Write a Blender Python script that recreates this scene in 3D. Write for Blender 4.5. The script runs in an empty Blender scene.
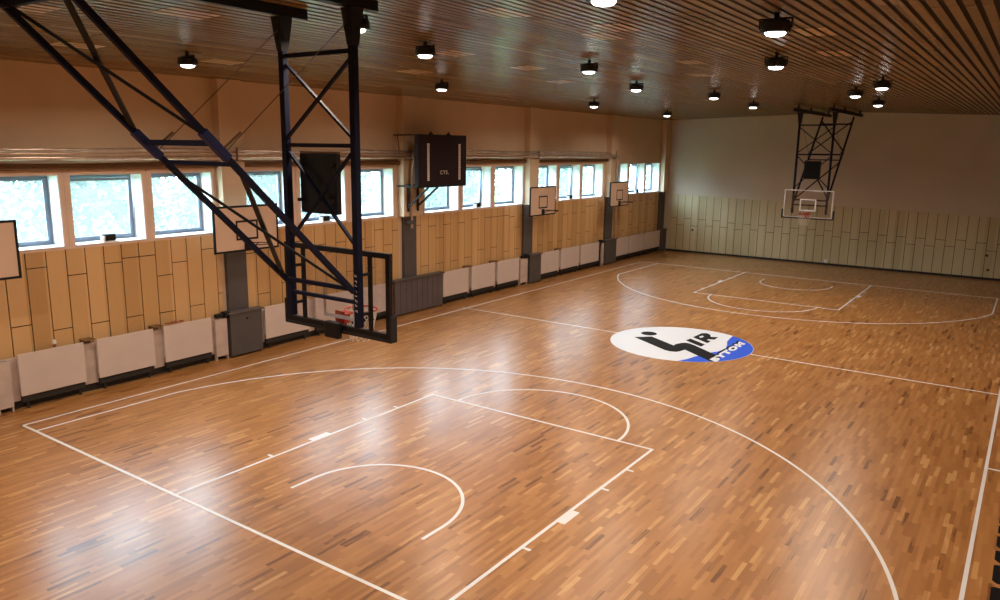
import bpy, bmesh, math, random
from mathutils import Vector, Matrix
random.seed(7)
COL = bpy.context.scene.collection
S = bpy.context.scene

# ------------------------------------------------------------------ materials
def mat(name, col, rough=.6, metal=0., spec=.5, emit=None, estr=0., noise=None, bump=None):
    m = bpy.data.materials.new(name); m.use_nodes = True
    nt = m.node_tree; b = nt.nodes['Principled BSDF']
    b.inputs['Base Color'].default_value = (*col, 1)
    b.inputs['Roughness'].default_value = rough
    b.inputs['Metallic'].default_value = metal
    b.inputs['Specular IOR Level'].default_value = spec
    if emit:
        b.inputs['Emission Color'].default_value = (*emit, 1); b.inputs['Emission Strength'].default_value = estr
    if noise:
        scale, amt = noise
        tc = nt.nodes.new('ShaderNodeTexCoord'); n = nt.nodes.new('ShaderNodeTexNoise')
        n.inputs['Scale'].default_value = scale; n.inputs['Detail'].default_value = 5
        nt.links.new(tc.outputs['Object'], n.inputs['Vector'])
        r = nt.nodes.new('ShaderNodeValToRGB')
        r.color_ramp.elements[0].position = .3; r.color_ramp.elements[1].position = .7
        r.color_ramp.elements[0].color = (*[c*(1-amt) for c in col], 1)
        r.color_ramp.elements[1].color = (*[min(1, c*(1+amt*.5)) for c in col], 1)
        nt.links.new(n.outputs['Fac'], r.inputs['Fac']); nt.links.new(r.outputs['Color'], b.inputs['Base Color'])
        if bump:
            bp = nt.nodes.new('ShaderNodeBump'); bp.inputs['Strength'].default_value = bump
            bp.inputs['Distance'].default_value = .01
            nt.links.new(n.outputs['Fac'], bp.inputs['Height']); nt.links.new(bp.outputs['Normal'], b.inputs['Normal'])
    return m

def cell_mat(name, ramp, wx, wy, axis_x, axis_y, rough, jitter=True, fine=.12, coat=0., spec=.5, rough_var=0.):
    """random colour per board: cells wx by wy on two object axes, rows shifted at random, with grain"""
    m = bpy.data.materials.new(name); m.use_nodes = True
    nt = m.node_tree; N = nt.nodes; L = nt.links; b = N['Principled BSDF']
    tc = N.new('ShaderNodeTexCoord'); sp = N.new('ShaderNodeSeparateXYZ'); L.new(tc.outputs['Object'], sp.inputs[0])
    def math_(op, a, bb=None):
        n = N.new('ShaderNodeMath'); n.operation = op
        for i, v in enumerate((a, bb)):
            if v is None: continue
            if isinstance(v, (int, float)): n.inputs[i].default_value = v
            else: L.new(v, n.inputs[i])
        return n.outputs[0]
    cx = math_('FLOOR', math_('DIVIDE', sp.outputs[axis_x], wx))
    wn = N.new('ShaderNodeTexWhiteNoise'); wn.noise_dimensions = '1D'; L.new(cx, wn.inputs['W'])
    y = math_('DIVIDE', sp.outputs[axis_y], wy)
    if jitter: y = math_('ADD', y, math_('MULTIPLY', wn.outputs['Value'], 37.3))
    cy = math_('FLOOR', y)
    cb = N.new('ShaderNodeCombineXYZ'); L.new(cx, cb.inputs[0]); L.new(cy, cb.inputs[1])
    w2 = N.new('ShaderNodeTexWhiteNoise'); w2.noise_dimensions = '2D'; L.new(cb.outputs[0], w2.inputs['Vector'])
    # grain stretched along the board
    mp = N.new('ShaderNodeMapping'); sc = [30, 30, 30]; sc[{'X':0,'Y':1,'Z':2}[axis_y]] = 2.5
    mp.inputs['Scale'].default_value = sc; L.new(tc.outputs['Object'], mp.inputs[0])
    ns = N.new('ShaderNodeTexNoise'); ns.inputs['Scale'].default_value = 1; ns.inputs['Detail'].default_value = 4
    L.new(mp.outputs[0], ns.inputs['Vector'])
    n2 = N.new('ShaderNodeTexNoise'); n2.inputs['Scale'].default_value = .35; n2.inputs['Detail'].default_value = 2
    L.new(tc.outputs['Object'], n2.inputs['Vector'])
    f = math_('ADD', w2.outputs['Value'], math_('MULTIPLY', math_('SUBTRACT', ns.outputs['Fac'], .5), fine*4))
    f = math_('ADD', f, math_('MULTIPLY', math_('SUBTRACT', n2.outputs['Fac'], .5), .35))
    cr = N.new('ShaderNodeValToRGB'); cr.color_ramp.elements[0].position = ramp[0][0]; cr.color_ramp.elements[0].color = (*ramp[0][1], 1)
    cr.color_ramp.elements[1].position = ramp[-1][0]; cr.color_ramp.elements[1].color = (*ramp[-1][1], 1)
    for p, c in ramp[1:-1]:
        e = cr.color_ramp.elements.new(p); e.color = (*c, 1)
    L.new(f, cr.inputs['Fac']); L.new(cr.outputs['Color'], b.inputs['Base Color'])
    b.inputs['Roughness'].default_value = rough
    b.inputs['Specular IOR Level'].default_value = spec
    if coat: b.inputs['Coat Weight'].default_value = coat; b.inputs['Coat Roughness'].default_value = .22
    if rough_var:
        mr = math_('ADD', rough - rough_var/2, math_('MULTIPLY', n2.outputs['Fac'], rough_var))
        L.new(mr, b.inputs['Roughness'])
    return m

def glass_mat(name, tint=(1, 1, 1), refl=.08, haze=0):
    m = bpy.data.materials.new(name); m.use_nodes = True
    nt = m.node_tree; N = nt.nodes; L = nt.links; N.remove(N['Principled BSDF'])
    t = N.new('ShaderNodeBsdfTransparent'); t.inputs[0].default_value = (*tint, 1)
    g = N.new('ShaderNodeBsdfGlossy'); g.inputs['Roughness'].default_value = .03
    x = N.new('ShaderNodeMixShader'); x.inputs[0].default_value = refl
    L.new(t.outputs[0], x.inputs[1]); L.new(g.outputs[0], x.inputs[2])
    if haze:      # milky haze mixed into the pane, imitating a washed-out daylight view
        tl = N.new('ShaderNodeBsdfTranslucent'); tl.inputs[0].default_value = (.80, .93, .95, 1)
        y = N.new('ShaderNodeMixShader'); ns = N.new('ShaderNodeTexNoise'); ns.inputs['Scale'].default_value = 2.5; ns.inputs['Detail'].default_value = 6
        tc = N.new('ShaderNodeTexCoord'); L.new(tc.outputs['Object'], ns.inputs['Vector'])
        mr = N.new('ShaderNodeMapRange'); mr.inputs['To Min'].default_value = haze*.7; mr.inputs['To Max'].default_value = haze*1.3
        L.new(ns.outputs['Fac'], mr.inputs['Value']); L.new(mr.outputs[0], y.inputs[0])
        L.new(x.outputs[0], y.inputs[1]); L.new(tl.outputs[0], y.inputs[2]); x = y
    L.new(x.outputs[0], N['Material Output'].inputs['Surface'])
    return m

M = {
 'floor': cell_mat('beech_parquet', [(0, (.17, .062, .018)), (.04, (.33, .138, .040)), (.45, (.405, .178, .054)), (.92, (.475, .222, .074)), (1, (.60, .33, .13))], .06, .48, 'X', 'Y', .30, fine=.07, spec=.7, rough_var=.05),
 'left_boards': cell_mat('varnished_pine', [(0, (.50, .29, .12)), (.5, (.58, .35, .155)), (1, (.66, .41, .195))], .37, 9, 'Y', 'Z', .45, jitter=False, fine=.06),
 'far_boards': cell_mat('pale_laminate', [(0, (.52, .44, .25)), (.5, (.58, .50, .30)), (1, (.64, .56, .35))], .365, 9, 'X', 'Z', .5, jitter=False, fine=.05),
 'slats': cell_mat('slat_laminate', [(0, (.22, .145, .068)), (.5, (.26, .172, .084)), (.85, (.30, .20, .10)), (1, (.36, .25, .13))], .18, 3.0, 'X', 'Y', .26, fine=.05, spec=.3),
 'void': mat('ceiling_infill', (.022, .014, .008), .8, spec=.1),
 'plaster': mat('cream_plaster', (.66, .50, .35), .8, noise=(1.2, .06)),
 'white_plaster': mat('off_white_plaster', (.62, .54, .42), .8, noise=(1.0, .05)),
 'reveal': mat('white_window_reveal', (.85, .86, .88), .6),
 'pier': mat('pale_window_pier', (.70, .52, .42), .7, noise=(3, .06)),
 'wframe': mat('grey_window_frame', (.22, .27, .36), .5),
 'grey': mat('grey_column_paint', (.085, .078, .082), .45, noise=(3, .12)),
 'greyslat': mat('mauve_grey_boards', (.11, .09, .10), .5, noise=(3, .12)),
 'dark': mat('dark_skirting', (.02, .017, .015), .7),
 'gap': mat('board_gap', (.05, .028, .012), .8),
 'rad': mat('white_radiator_paint', (.66, .56, .54), .5, noise=(2, .05)),
 'cloth': mat('white_niche', (.58, .47, .43), .7, noise=(4, .15), bump=.3),
 'brown': mat('brown_wood', (.20, .10, .045), .6, noise=(4, .2)),
 'dark_brown': mat('shade_and_rail_brown', (.17, .085, .035), .7, noise=(2, .15)),  # colours the painted shadow band over the windows and the clock's top rail
 'line': mat('white_line_paint', (.80, .81, .86), .4),
 'logo_white': mat('logo_white_paint', (.78, .83, .95), .45, spec=.35),
 'logo_blue': mat('logo_blue_paint', (.010, .095, .80), .5, spec=.3),
 'black_paint': mat('black_paint', (.004, .004, .006), .6, spec=.1),
 'navy': mat('navy_steel', (.006, .009, .034), .7, spec=.2, noise=(6, .2)),
 'navy_bright': mat('blue_sleeve_steel', (.010, .018, .11), .5, spec=.3),
 'black': mat('black_steel', (.006, .006, .009), .55, spec=.3),
 'rubber': mat('black_rubber_pad', (.012, .012, .014), .7),
 'red': mat('red_rim_paint', (.48, .04, .02), .4),
 'orange': mat('orange_rim_paint', (.55, .10, .03), .4),
 'net': mat('white_net_cord', (.75, .70, .65), .8),
 'board': mat('cream_board_plywood', (.64, .45, .34), .5, noise=(2, .04)),
 'pipe': mat('galvanised_pipe', (.62, .48, .40), .32, metal=.75, noise=(5, .25)),
 'white_metal': mat('white_enamel', (.75, .73, .72), .4),
 'sb': mat('maroon_black_casing', (.020, .009, .012), .6, spec=.2),
 'led': mat('pale_display_strip', (.75, .68, .66), .5, noise=(30, .3)),
 'lettering': mat('white_lettering', (.55, .52, .50), .5),
 'lampbody': mat('black_lamp_housing', (.012, .012, .014), .35),
 'diffuser': mat('lamp_diffuser', (.9, .9, .9), .4, emit=(1, .97, .92), estr=9),
 'cable': mat('steel_cable', (.10, .065, .045), .5),
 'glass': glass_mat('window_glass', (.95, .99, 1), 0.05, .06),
 'acrylic': glass_mat('clear_acrylic', (.93, .93, .95), .06),
 'grass': mat('grass_ground', (.12, .22, .07), .9, noise=(.7, .3)),
 'leaf': mat('leaf_green', (.085, .14, .115), .6, noise=(1.5, .2)),
 'bark': mat('tree_bark', (.12, .09, .06), .9),
 'screen': mat('dark_clock_face', (.004, .004, .005), .7, spec=.15),
}

# ------------------------------------------------------------------ mesh helpers
class MB:
    def __init__(s): s.v = []; s.f = []; s.mi = []; s.m = 0
    def add(s, vs, fs):
        k = len(s.v); s.v += [tuple(v) for v in vs]; s.f += [tuple(i+k for i in f) for f in fs]; s.mi += [s.m]*len(fs)
        return s
    def box(s, x0, x1, y0, y1, z0, z1):
        vs = [(x, y, z) for z in (z0, z1) for y in (y0, y1) for x in (x0, x1)]
        return s.add(vs, [(0, 2, 3, 1), (4, 5, 7, 6), (0, 1, 5, 4), (2, 6, 7, 3), (0, 4, 6, 2), (1, 3, 7, 5)])
    def bar(s, a, b, w, h=None, up=(0, 0, 1)):
        a = Vector(a); b = Vector(b); h = h or w; d = (b-a).normalized(); up = Vector(up)
        if abs(d.dot(up)) > .98: up = Vector((0, 1, 0))
        x = d.cross(up).normalized(); y = x.cross(d).normalized()
        vs = [p + x*sx*w/2 + y*sy*h/2 for p in (a, b) for sx, sy in ((-1, -1), (1, -1), (1, 1), (-1, 1))]
        return s.add(vs, [(3, 2, 1, 0), (4, 5, 6, 7), (0, 1, 5, 4), (1, 2, 6, 5), (2, 3, 7, 6), (3, 0, 4, 7)])
    def tube(s, pts, r, n=8, closed=False, caps=True):
        pts = [Vector(p) for p in pts]; rings = []; k0 = len(s.v); N_ = len(pts); px = None
        for i, p in enumerate(pts):
            if closed: d = pts[(i+1) % N_]-pts[i-1]
            else: d = pts[min(i+1, N_-1)]-pts[max(i-1, 0)]
            d.normalize()
            if px is None:
                up = Vector((0, 0, 1)) if abs(d.z) < .9 else Vector((0, 1, 0)); px = d.cross(up).normalized()
            else:
                px = (px - d*px.dot(d)).normalized()
            y = px.cross(d)
            for j in range(n):
                t = 2*math.pi*j/n; s.v.append(tuple(p+px*math.cos(t)*r+y*math.sin(t)*r))
        seg = N_ if closed else N_-1
        for i in range(seg):
            a = k0+i*n; b = k0+((i+1) % N_)*n
            for j in range(n):
                s.f.append((a+j, a+(j+1) % n, b+(j+1) % n, b+j)); s.mi.append(s.m)
        if caps and not closed:
            s.f.append(tuple(k0+j for j in range(n))[::-1]); s.mi.append(s.m)
            s.f.append(tuple(k0+(N_-1)*n+j for j in range(n))); s.mi.append(s.m)
        return s
    def lathe(s, prof, c=(0, 0, 0), n=32):
        k0 = len(s.v)
        for r, z in prof:
            for j in range(n):
                t = 2*math.pi*j/n; s.v.append((c[0]+r*math.cos(t), c[1]+r*math.sin(t), c[2]+z))
        for i in range(len(prof)-1):
            for j in range(n):
                a = k0+i*n; s.f.append((a+j, a+(j+1) % n, a+n+(j+1) % n, a+n+j)); s.mi.append(s.m)
        s.f.append(tuple(k0+j for j in range(n))[::-1]); s.mi.append(s.m)
        s.f.append(tuple(k0+(len(prof)-1)*n+j for j in range(n))); s.mi.append(s.m)
        return s
    def prism(s, poly, z0, z1):
        """poly in x,y extruded in z (concave allowed)"""
        a = sum(poly[i][0]*poly[(i+1) % len(poly)][1]-poly[(i+1) % len(poly)][0]*poly[i][1] for i in range(len(poly)))
        if a < 0: poly = poly[::-1]
        n = len(poly); vs = [(x, y, z0) for x, y in poly]+[(x, y, z1) for x, y in poly]
        fs = [tuple(range(n))[::-1], tuple(range(n, 2*n))]+[(i, (i+1) % n, n+(i+1) % n, n+i) for i in range(n)]
        return s.add(vs, fs)
    def build(s, name, mats, parent=None, smooth=False, bevel=0, loc=None, rotz=0):
        me = bpy.data.meshes.new(name); me.from_pydata(s.v, [], s.f)
        if not isinstance(mats, (list, tuple)): mats = [mats]
        for m in mats: me.materials.append(m)
        me.polygons.foreach_set('material_index', s.mi)
        if smooth: me.polygons.foreach_set('use_smooth', [True]*len(me.polygons))
        me.update()
        bm = bmesh.new(); bm.from_mesh(me); bmesh.ops.recalc_face_normals(bm, faces=bm.faces); bm.to_mesh(me); bm.free()
        if smooth: me.set_sharp_from_angle(angle=math.radians(40))
        o = bpy.data.objects.new(name, me); COL.objects.link(o)
        if parent: o.parent = parent
        if loc: o.location = loc; o.rotation_euler = (0, 0, rotz)
        if bevel:
            bv = o.modifiers.new('bevel', 'BEVEL'); bv.width = bevel; bv.segments = 2; bv.limit_method = 'ANGLE'
        return o

def each(mb, name, mats, parent=None, smooth=False, bevel=0):
    """one object per loose piece of mb"""
    n = len(mb.v); par = list(range(n))
    def find(i):
        while par[i] != i: par[i] = par[par[i]]; i = par[i]
        return i
    for f in mb.f:
        for k in f[1:]:
            a, b = find(f[0]), find(k)
            if a != b: par[b] = a
    comp = {}
    for f in mb.f: comp.setdefault(find(f[0]), []).append(f)
    out = []
    for fs in comp.values():
        idx = sorted({i for f in fs for i in f}); mp = {i: k for k, i in enumerate(idx)}
        m = MB(); m.add([mb.v[i] for i in idx], [tuple(mp[i] for i in f) for f in fs])
        out.append(m.build(name, mats, parent, smooth, bevel))
    return out

def tag(o, label=None, cat=None, group=None, kind=None):
    if label: o['label'] = label
    if cat: o['category'] = cat
    if group: o['group'] = group
    if kind: o['kind'] = kind
    return o
def thing(name, label, cat, loc=(0, 0, 0), rotz=0, group=None, kind=None):
    o = bpy.data.objects.new(name, None); COL.objects.link(o); o.location = loc; o.rotation_euler = (0, 0, rotz)
    o.empty_display_size = .1
    return tag(o, label, cat, group, kind)
def copy_tree(o, parent=None):
    c = o.copy(); COL.objects.link(c); c.parent = parent
    for ch in list(o.children): copy_tree(ch, c)
    return c
def text_mesh(body, size, mtl, name, parent, matrix, extrude=.001, offset=0.0, shear=0):
    cu = bpy.data.curves.new('t', 'FONT'); cu.body = body; cu.size = size; cu.extrude = extrude; cu.offset = offset
    cu.space_character = 1.28; cu.align_x = 'LEFT'; cu.resolution_u = 3
    to = bpy.data.objects.new('t', cu); COL.objects.link(to)
    dg = bpy.context.evaluated_depsgraph_get(); dg.update()
    me = bpy.data.meshes.new_from_object(to.evaluated_get(dg)); bpy.data.objects.remove(to); bpy.data.curves.remove(cu)
    xs = [v.co.x for v in me.vertices]; ys = [v.co.y for v in me.vertices]
    x0, x1, y0, y1 = min(xs), max(xs), min(ys), max(ys)
    for v in me.vertices:
        u = (v.co.x-x0)/(x1-x0); w = (v.co.y-y0)/(y1-y0)
        v.co = matrix(u, w, v.co.z)
    me.materials.clear(); me.materials.append(mtl); me.update(); me.name = name
    o = bpy.data.objects.new(name, me); COL.objects.link(o); o.parent = parent
    return o

# ------------------------------------------------------------------ dimensions
W, LEN = 14.225, 26.062                 # court
CX, CY = W/2, LEN/2
XL, XR = -1.10, 15.3                    # side walls
YN, YF = -9.0, 30.67                    # rear and far walls
ZE, ZR = 6.41, 6.70                     # ceiling at the eaves and at the ridge
XM = (XL+XR)/2
def ceil_z(x): return ZR-(ZR-ZE)*abs(x-XM)/(XR-XM)

# ------------------------------------------------------------------ floor and court markings
floor = MB().box(XL-.5, XR+.3, YN-.3, YF+.3, -.2, 0).build('floor', M['floor'])
tag(floor, kind='structure')
LZ0, LZ1 = .0005, .0035
lw = .05
def strip(mb, pts, w=lw, closed=False):
    """flat painted band along pts (centre line)"""
    n = len(pts); vs = []
    for i in range(n):
        a = Vector(pts[i-1] if (i or closed) else pts[0]); b = Vector(pts[(i+1) % n] if (i < n-1 or closed) else pts[n-1])
        d = (b-a).normalized(); q = Vector((-d.y, d.x)); p = Vector(pts[i])
        for s_ in (1, -1):
            for z in (LZ0, LZ1): vs.append((p.x+q.x*w/2*s_, p.y+q.y*w/2*s_, z))
    fs = []
    for i in range(n if closed else n-1):
        a = 4*i; b = 4*((i+1) % n)
        fs += [(a+1, a+3, b+3, b+1), (a, b, b+2, a+2), (a, a+1, b+1, b), (a+2, b+2, b+3, a+3)]
    if not closed: fs += [(0, 2, 3, 1), (4*n-4, 4*n-3, 4*n-1, 4*n-2)]
    mb.add(vs, fs)
def rect(mb, x0, x1, y0, y1): mb.box(x0, x1, y0, y1, LZ0, LZ1)
def marking(name, mb): return mb.build(name, M['line'], floor)
for x in (0, W):
    m = MB(); rect(m, x-lw/2, x+lw/2, -lw/2 if x else 0, LEN); marking('sideline', m)
for y in (0, LEN):
    m = MB(); rect(m, lw/2, W-lw/2, y-lw/2, y+lw/2); marking('baseline', m)
m = MB(); rect(m, lw/2, CX-1.84, CY-lw/2, CY+lw/2); rect(m, CX+1.84, W-lw/2, CY-lw/2, CY+lw/2); rect(m, W+lw/2, W+.18, CY-lw/2, CY+lw/2); rect(m, -.18, -lw/2, CY-lw/2, CY+lw/2); marking('centre_line', m)
for e in (0, 1):
    F = (lambda x, y: (x, y)) if e == 0 else (lambda x, y: (W-x, LEN-y))
    def R(mb, x0, x1, y0, y1):
        a = F(x0, y0); b = F(x1, y1); rect(mb, min(a[0], b[0]), max(a[0], b[0]), min(a[1], b[1]), max(a[1], b[1]))
    m = MB(); R3 = 6.74; ol, orr = ((.47, .60), (.60, .78))[e]
    yl = 1.575+math.sqrt(R3**2-(CX-ol)**2); yr = 1.575+math.sqrt(R3**2-(CX-orr)**2)
    pts = [F(ol, .026)]+[F(ol, yl*k/4) for k in range(1, 4)]
    a0 = math.atan2(yl-1.575, -(CX-ol)); a1 = math.atan2(yr-1.575, CX-orr)
    for k in range(97):
        t = a0+(a1-a0)*k/96; pts.append(F(CX+R3*math.cos(t), 1.575+R3*math.sin(t)))
    pts += [F(W-orr, yr*k/4) for k in (3, 2, 1)]+[F(W-orr, .026)]
    strip(m, pts); marking('three_point_line', m)
    m = MB(); KL, KR = CX-2.45, CX+2.45
    R(m, KL, KL+lw, .026, 5.8); R(m, KR-lw, KR, .026, 5.8); R(m, KL+lw, KR-lw, 5.75, 5.8)
    for s_, x in ((-1, KL), (1, KR)):
        for y in (1.75, 3.9, 4.75): R(m, x, x+s_*.11, y-lw/2, y+lw/2)
        R(m, x, x+s_*.11, 2.6, 3.02)
    marking('key_lines', m)
    m = MB(); strip(m, [F(CX+1.775*math.cos(math.pi*k/48), 5.8+1.775*math.sin(math.pi*k/48)) for k in range(49)]); marking('free_throw_arc', m)
    m = MB(); strip(m, [F(CX+1.275, 1.15)]+[F(CX+1.275*math.cos(math.pi*k/40), 1.575+1.275*math.sin(math.pi*k/40)) for k in range(41)]+[F(CX-1.275, 1.15)]); marking('restricted_area_arc', m)
    m = MB(); R(m, (W+lw/2) if e == 0 else -.2, (W+.2) if e == 0 else -lw/2, 8.30, 8.35); marking('throw_in_mark', m)

# centre logo (painted circle), coordinates relative to the court centre
logo = MB().lathe([(1.835, 0), (1.835, .002)], (CX, CY, LZ0), 96).build('centre_logo', M['logo_white'], floor)
tag(logo, label='white painted circle logo with blue wave, black seated figure and letters')
def lpoly(name, polys, mtl, z, holes=None):
    m = MB()
    for p in polys: m.prism([(CX+x, CY+y) for x, y in p], z, z+.0015)
    return m.build(name, mtl, logo)
Rl = 1.825
def arc(a, b, n=24): return [(Rl*math.cos(a+(b-a)*k/n), Rl*math.sin(a+(b-a)*k/n)) for k in range(n+1)]
wave = [(.62, -1.72), (.75, -1.391), (.80, -1.101), (.88, -.911), (.94, -.641), (1.0, -.441), (1.09, -.261), (1.14, -.031), (1.14, .219), (1.06, .559), (.95, .859), (.89, 1.239), (.86, 1.60)]
aw0 = math.atan2(-1.72, .62); aw1 = math.atan2(1.60, .86)
lpoly('blue_wave', [wave+arc(aw1, aw0)], M['logo_blue'], .0030)['label'] = 'blue wave along one side of the logo'
body = [(-1.243, -.181), (-.883, .159), (-.033, -.381), (-.045, -.20), (.03, .0), (.10, .08), (.187, .089), (.387, -.021), (1.097, -.561), (1.257, -.60), (1.35, -.80), (1.36, -1.15), (1.307, -1.29), (1.247, -1.251), (.357, -.601), (.327, -.801), (.267, -.951), (.107, -.991), (-.033, -.961)]
fig = lpoly('figure', [body], M['black_paint'], .0046); fig['label'] = 'black seated figure shape'
MB().lathe([(.215, 0), (.215, .0015)], (CX-1.10, CY+.45, .0046), 32).build('figure_head', M['black_paint'], logo)
lpoly('letter', [[(.02, .33), (.037, .599), (.58, .229), (.577, -.051)]], M['black_paint'], .0046)
Rpts = [(.037, .799), (.057, 1.389), (.177, 1.489), (.317, 1.359), (.407, 1.139), (.587, 1.229), (.597, .899), (.437, .829), (.457, .729), (.577, .669), (.577, .409)]
lpoly('letter', [Rpts], M['black_paint'], .0046)
lpoly('letter_counter', [[(.147, .939), (.177, 1.129), (.257, 1.029), (.237, .839)]], M['logo_white'], .0062)
def aff(dx, dy, z):
    BL = Vector((1.405, -1.26)); BR = Vector((1.42, .96)); TL = Vector((1.19, -1.12))
    def f(u, w, zz):
        p = BL+(BR-BL)*u+(TL-BL)*w
        return Vector((CX+p.x+dx, CY+p.y+dy, z+(.001 if zz > 0 else 0)))
    return f
text_mesh('BYTOM', .3, M['black_paint'], 'lettering_shadow', logo, aff(-.065, .05, .0062), .001, .03)['label'] = 'black drop shadow of the lettering'
text_mesh('BYTOM', .3, M['logo_white'], 'lettering', logo, aff(0, 0, .0075), .001, .026)['label'] = 'white lettering reading BYTOM'
# black lettering beyond the right sideline, only its edge is in view
m = MB()
gl = [(6.45, 6.18, [(0, .6)]), (6.12, 5.85, [(0, .6)]), (5.76, 5.42, [(0, .18), (.26, .6)]), (5.30, 5.0, [(0, .6)]), (4.88, 4.42, [(0, .2), (.3, .6)]), (4.28, 3.8, [(0, .6)]), (3.65, 3.2, [(0, .6)])]
for i, (a, b, segs) in enumerate(gl):
    x0 = W+.265
    for p, q in segs: m.prism([(x0+p, a), (x0+p+.04, a+.02), (x0+q, a), (x0+q, b), (x0+p+.05, b-.02), (x0+p, b+.04)], LZ0, LZ1)
tag(m.build('floor_lettering', M['black_paint'], floor), label='black painted lettering cut off beyond the right sideline')

# ------------------------------------------------------------------ ceiling
ceil = MB()
cb_ = lambda x, y, k: (x, y, ceil_z(x)+k)
ceil.add([cb_(x, y, k) for k in (.008, .25) for y in (YN-.3, YF+.3) for x in (XL-.5, XM, XR+.5)],
         [(0, 3, 4, 1), (1, 4, 5, 2), (6, 7, 10, 9), (7, 8, 11, 10), (0, 1, 7, 6), (1, 2, 8, 7), (3, 9, 10, 4), (4, 10, 11, 5), (0, 6, 9, 3), (2, 5, 11, 8)])
ceiling = ceil.build('ceiling', M['void']); tag(ceiling, kind='structure')
sl = MB(); joints = [YN, -5.9, -2.6, .5, 3.65, 6.75, 9.9, 13.0, 16.1, 19.2, 22.3, 25.4, 28.5, YF]
x = XL+.02; slat_x = []
while x < XR-.1:
    pitch = .18 if x < 7 else .155
    xa, xb = x, x+pitch*.64; slat_x.append((xa, xb))
    for i in range(len(joints)-1):
        j0, j1 = joints[i]+.012, joints[i+1]-.012
        za, zb = ceil_z(xa), ceil_z(xb)
        sl.add([(xa, j0, za), (xb, j0, zb), (xb, j1, zb), (xa, j1, za), (xa, j0, za+.007), (xb, j0, zb+.007), (xb, j1, zb+.007), (xa, j1, za+.007)],
               [(0, 3, 2, 1), (0, 1, 5, 4), (1, 2, 6, 5), (2, 3, 7, 6), (3, 0, 4, 7)])
    x += pitch
slo = sl.build('slats', M['slats'], ceiling); tag(slo, label='long brown slats with dark gaps')
# loose, lighter access strips between slats
ps = MB()
for (px_, py_, n) in [(5.0, 0.4, 3), (1.5, 3.5, 3), (8.6, 2.5, 3), (5.4, 5.5, 3), (5.3, 8.2, 3), (8.7, 4.9, 3), (1.4, 0.8, 3), (3.9, -1.1, 3), (9.3, 4.1, 3), (11.7, 5.2, 3), (11.3, 7.8, 3), (8.6, 8.8, 3), (7.7, 11.7, 3), (4.3, 11.1, 3), (3.0, 7.1, 3)]:
    k = min(range(len(slat_x)), key=lambda q: abs(slat_x[q][0]-px_))-1
    for j in range(n):
        xa, xb = slat_x[k+j]; za, zb = ceil_z(xa)-.003, ceil_z(xb)-.003; y0 = py_-.35; y1 = py_+.35
        ps.add([(xa, y0, za), (xb, y0, zb), (xb, y1, zb), (xa, y1, za), (xa, y0, za+.006), (xb, y0, zb+.006), (xb, y1, zb+.006), (xa, y1, za+.006)],
               [(0, 3, 2, 1), (0, 1, 5, 4), (1, 2, 6, 5), (2, 3, 7, 6), (3, 0, 4, 7)])
M['patch'] = mat('paler_slat', (.62, .42, .22), .28, noise=(3, .15))
tag(ps.build('access_slats', M['patch'], ceiling), label='short paler slat pieces set in the ceiling')

# ------------------------------------------------------------------ windows: openings in the left wall
ZW0, ZW1 = 2.97, 4.36
wins = [(-5.6, -4.1), (-3.9, -2.35), (-2.1, -1.4), (-.45, -.15), (.02, 1.53), (1.74, 3.22), (3.43, 4.88),
        (5.70, 7.18), (7.44, 9.0), (9.28, 10.90), (12.30, 13.98), (14.22, 15.78), (16.03, 17.78),
        (18.60, 20.17), (20.40, 22.04), (22.24, 24.02), (24.90, 26.45), (26.66, 28.29), (28.45, 30.02)]
wins = wins[4:]
TH = .50
# ------------------------------------------------------------------ left wall
wl = MB()
wl.m = 0
wl.box(XL-TH, XL, YN-.3, YF+.3, -.1, ZW0)
wl.box(XL-TH, XL, YN-.3, YF+.3, ZW1, ZE+.12)
prev = YN-.3
edges = []
for a, b in wins:
    edges.append((prev, a)); prev = b
edges.append((prev, YF+.3))
for a, b in edges: wl.box(XL-TH, XL, a, b, ZW0, ZW1)
wall_left = wl.build('wall_left', M['plaster']); tag(wall_left, kind='structure')
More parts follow.
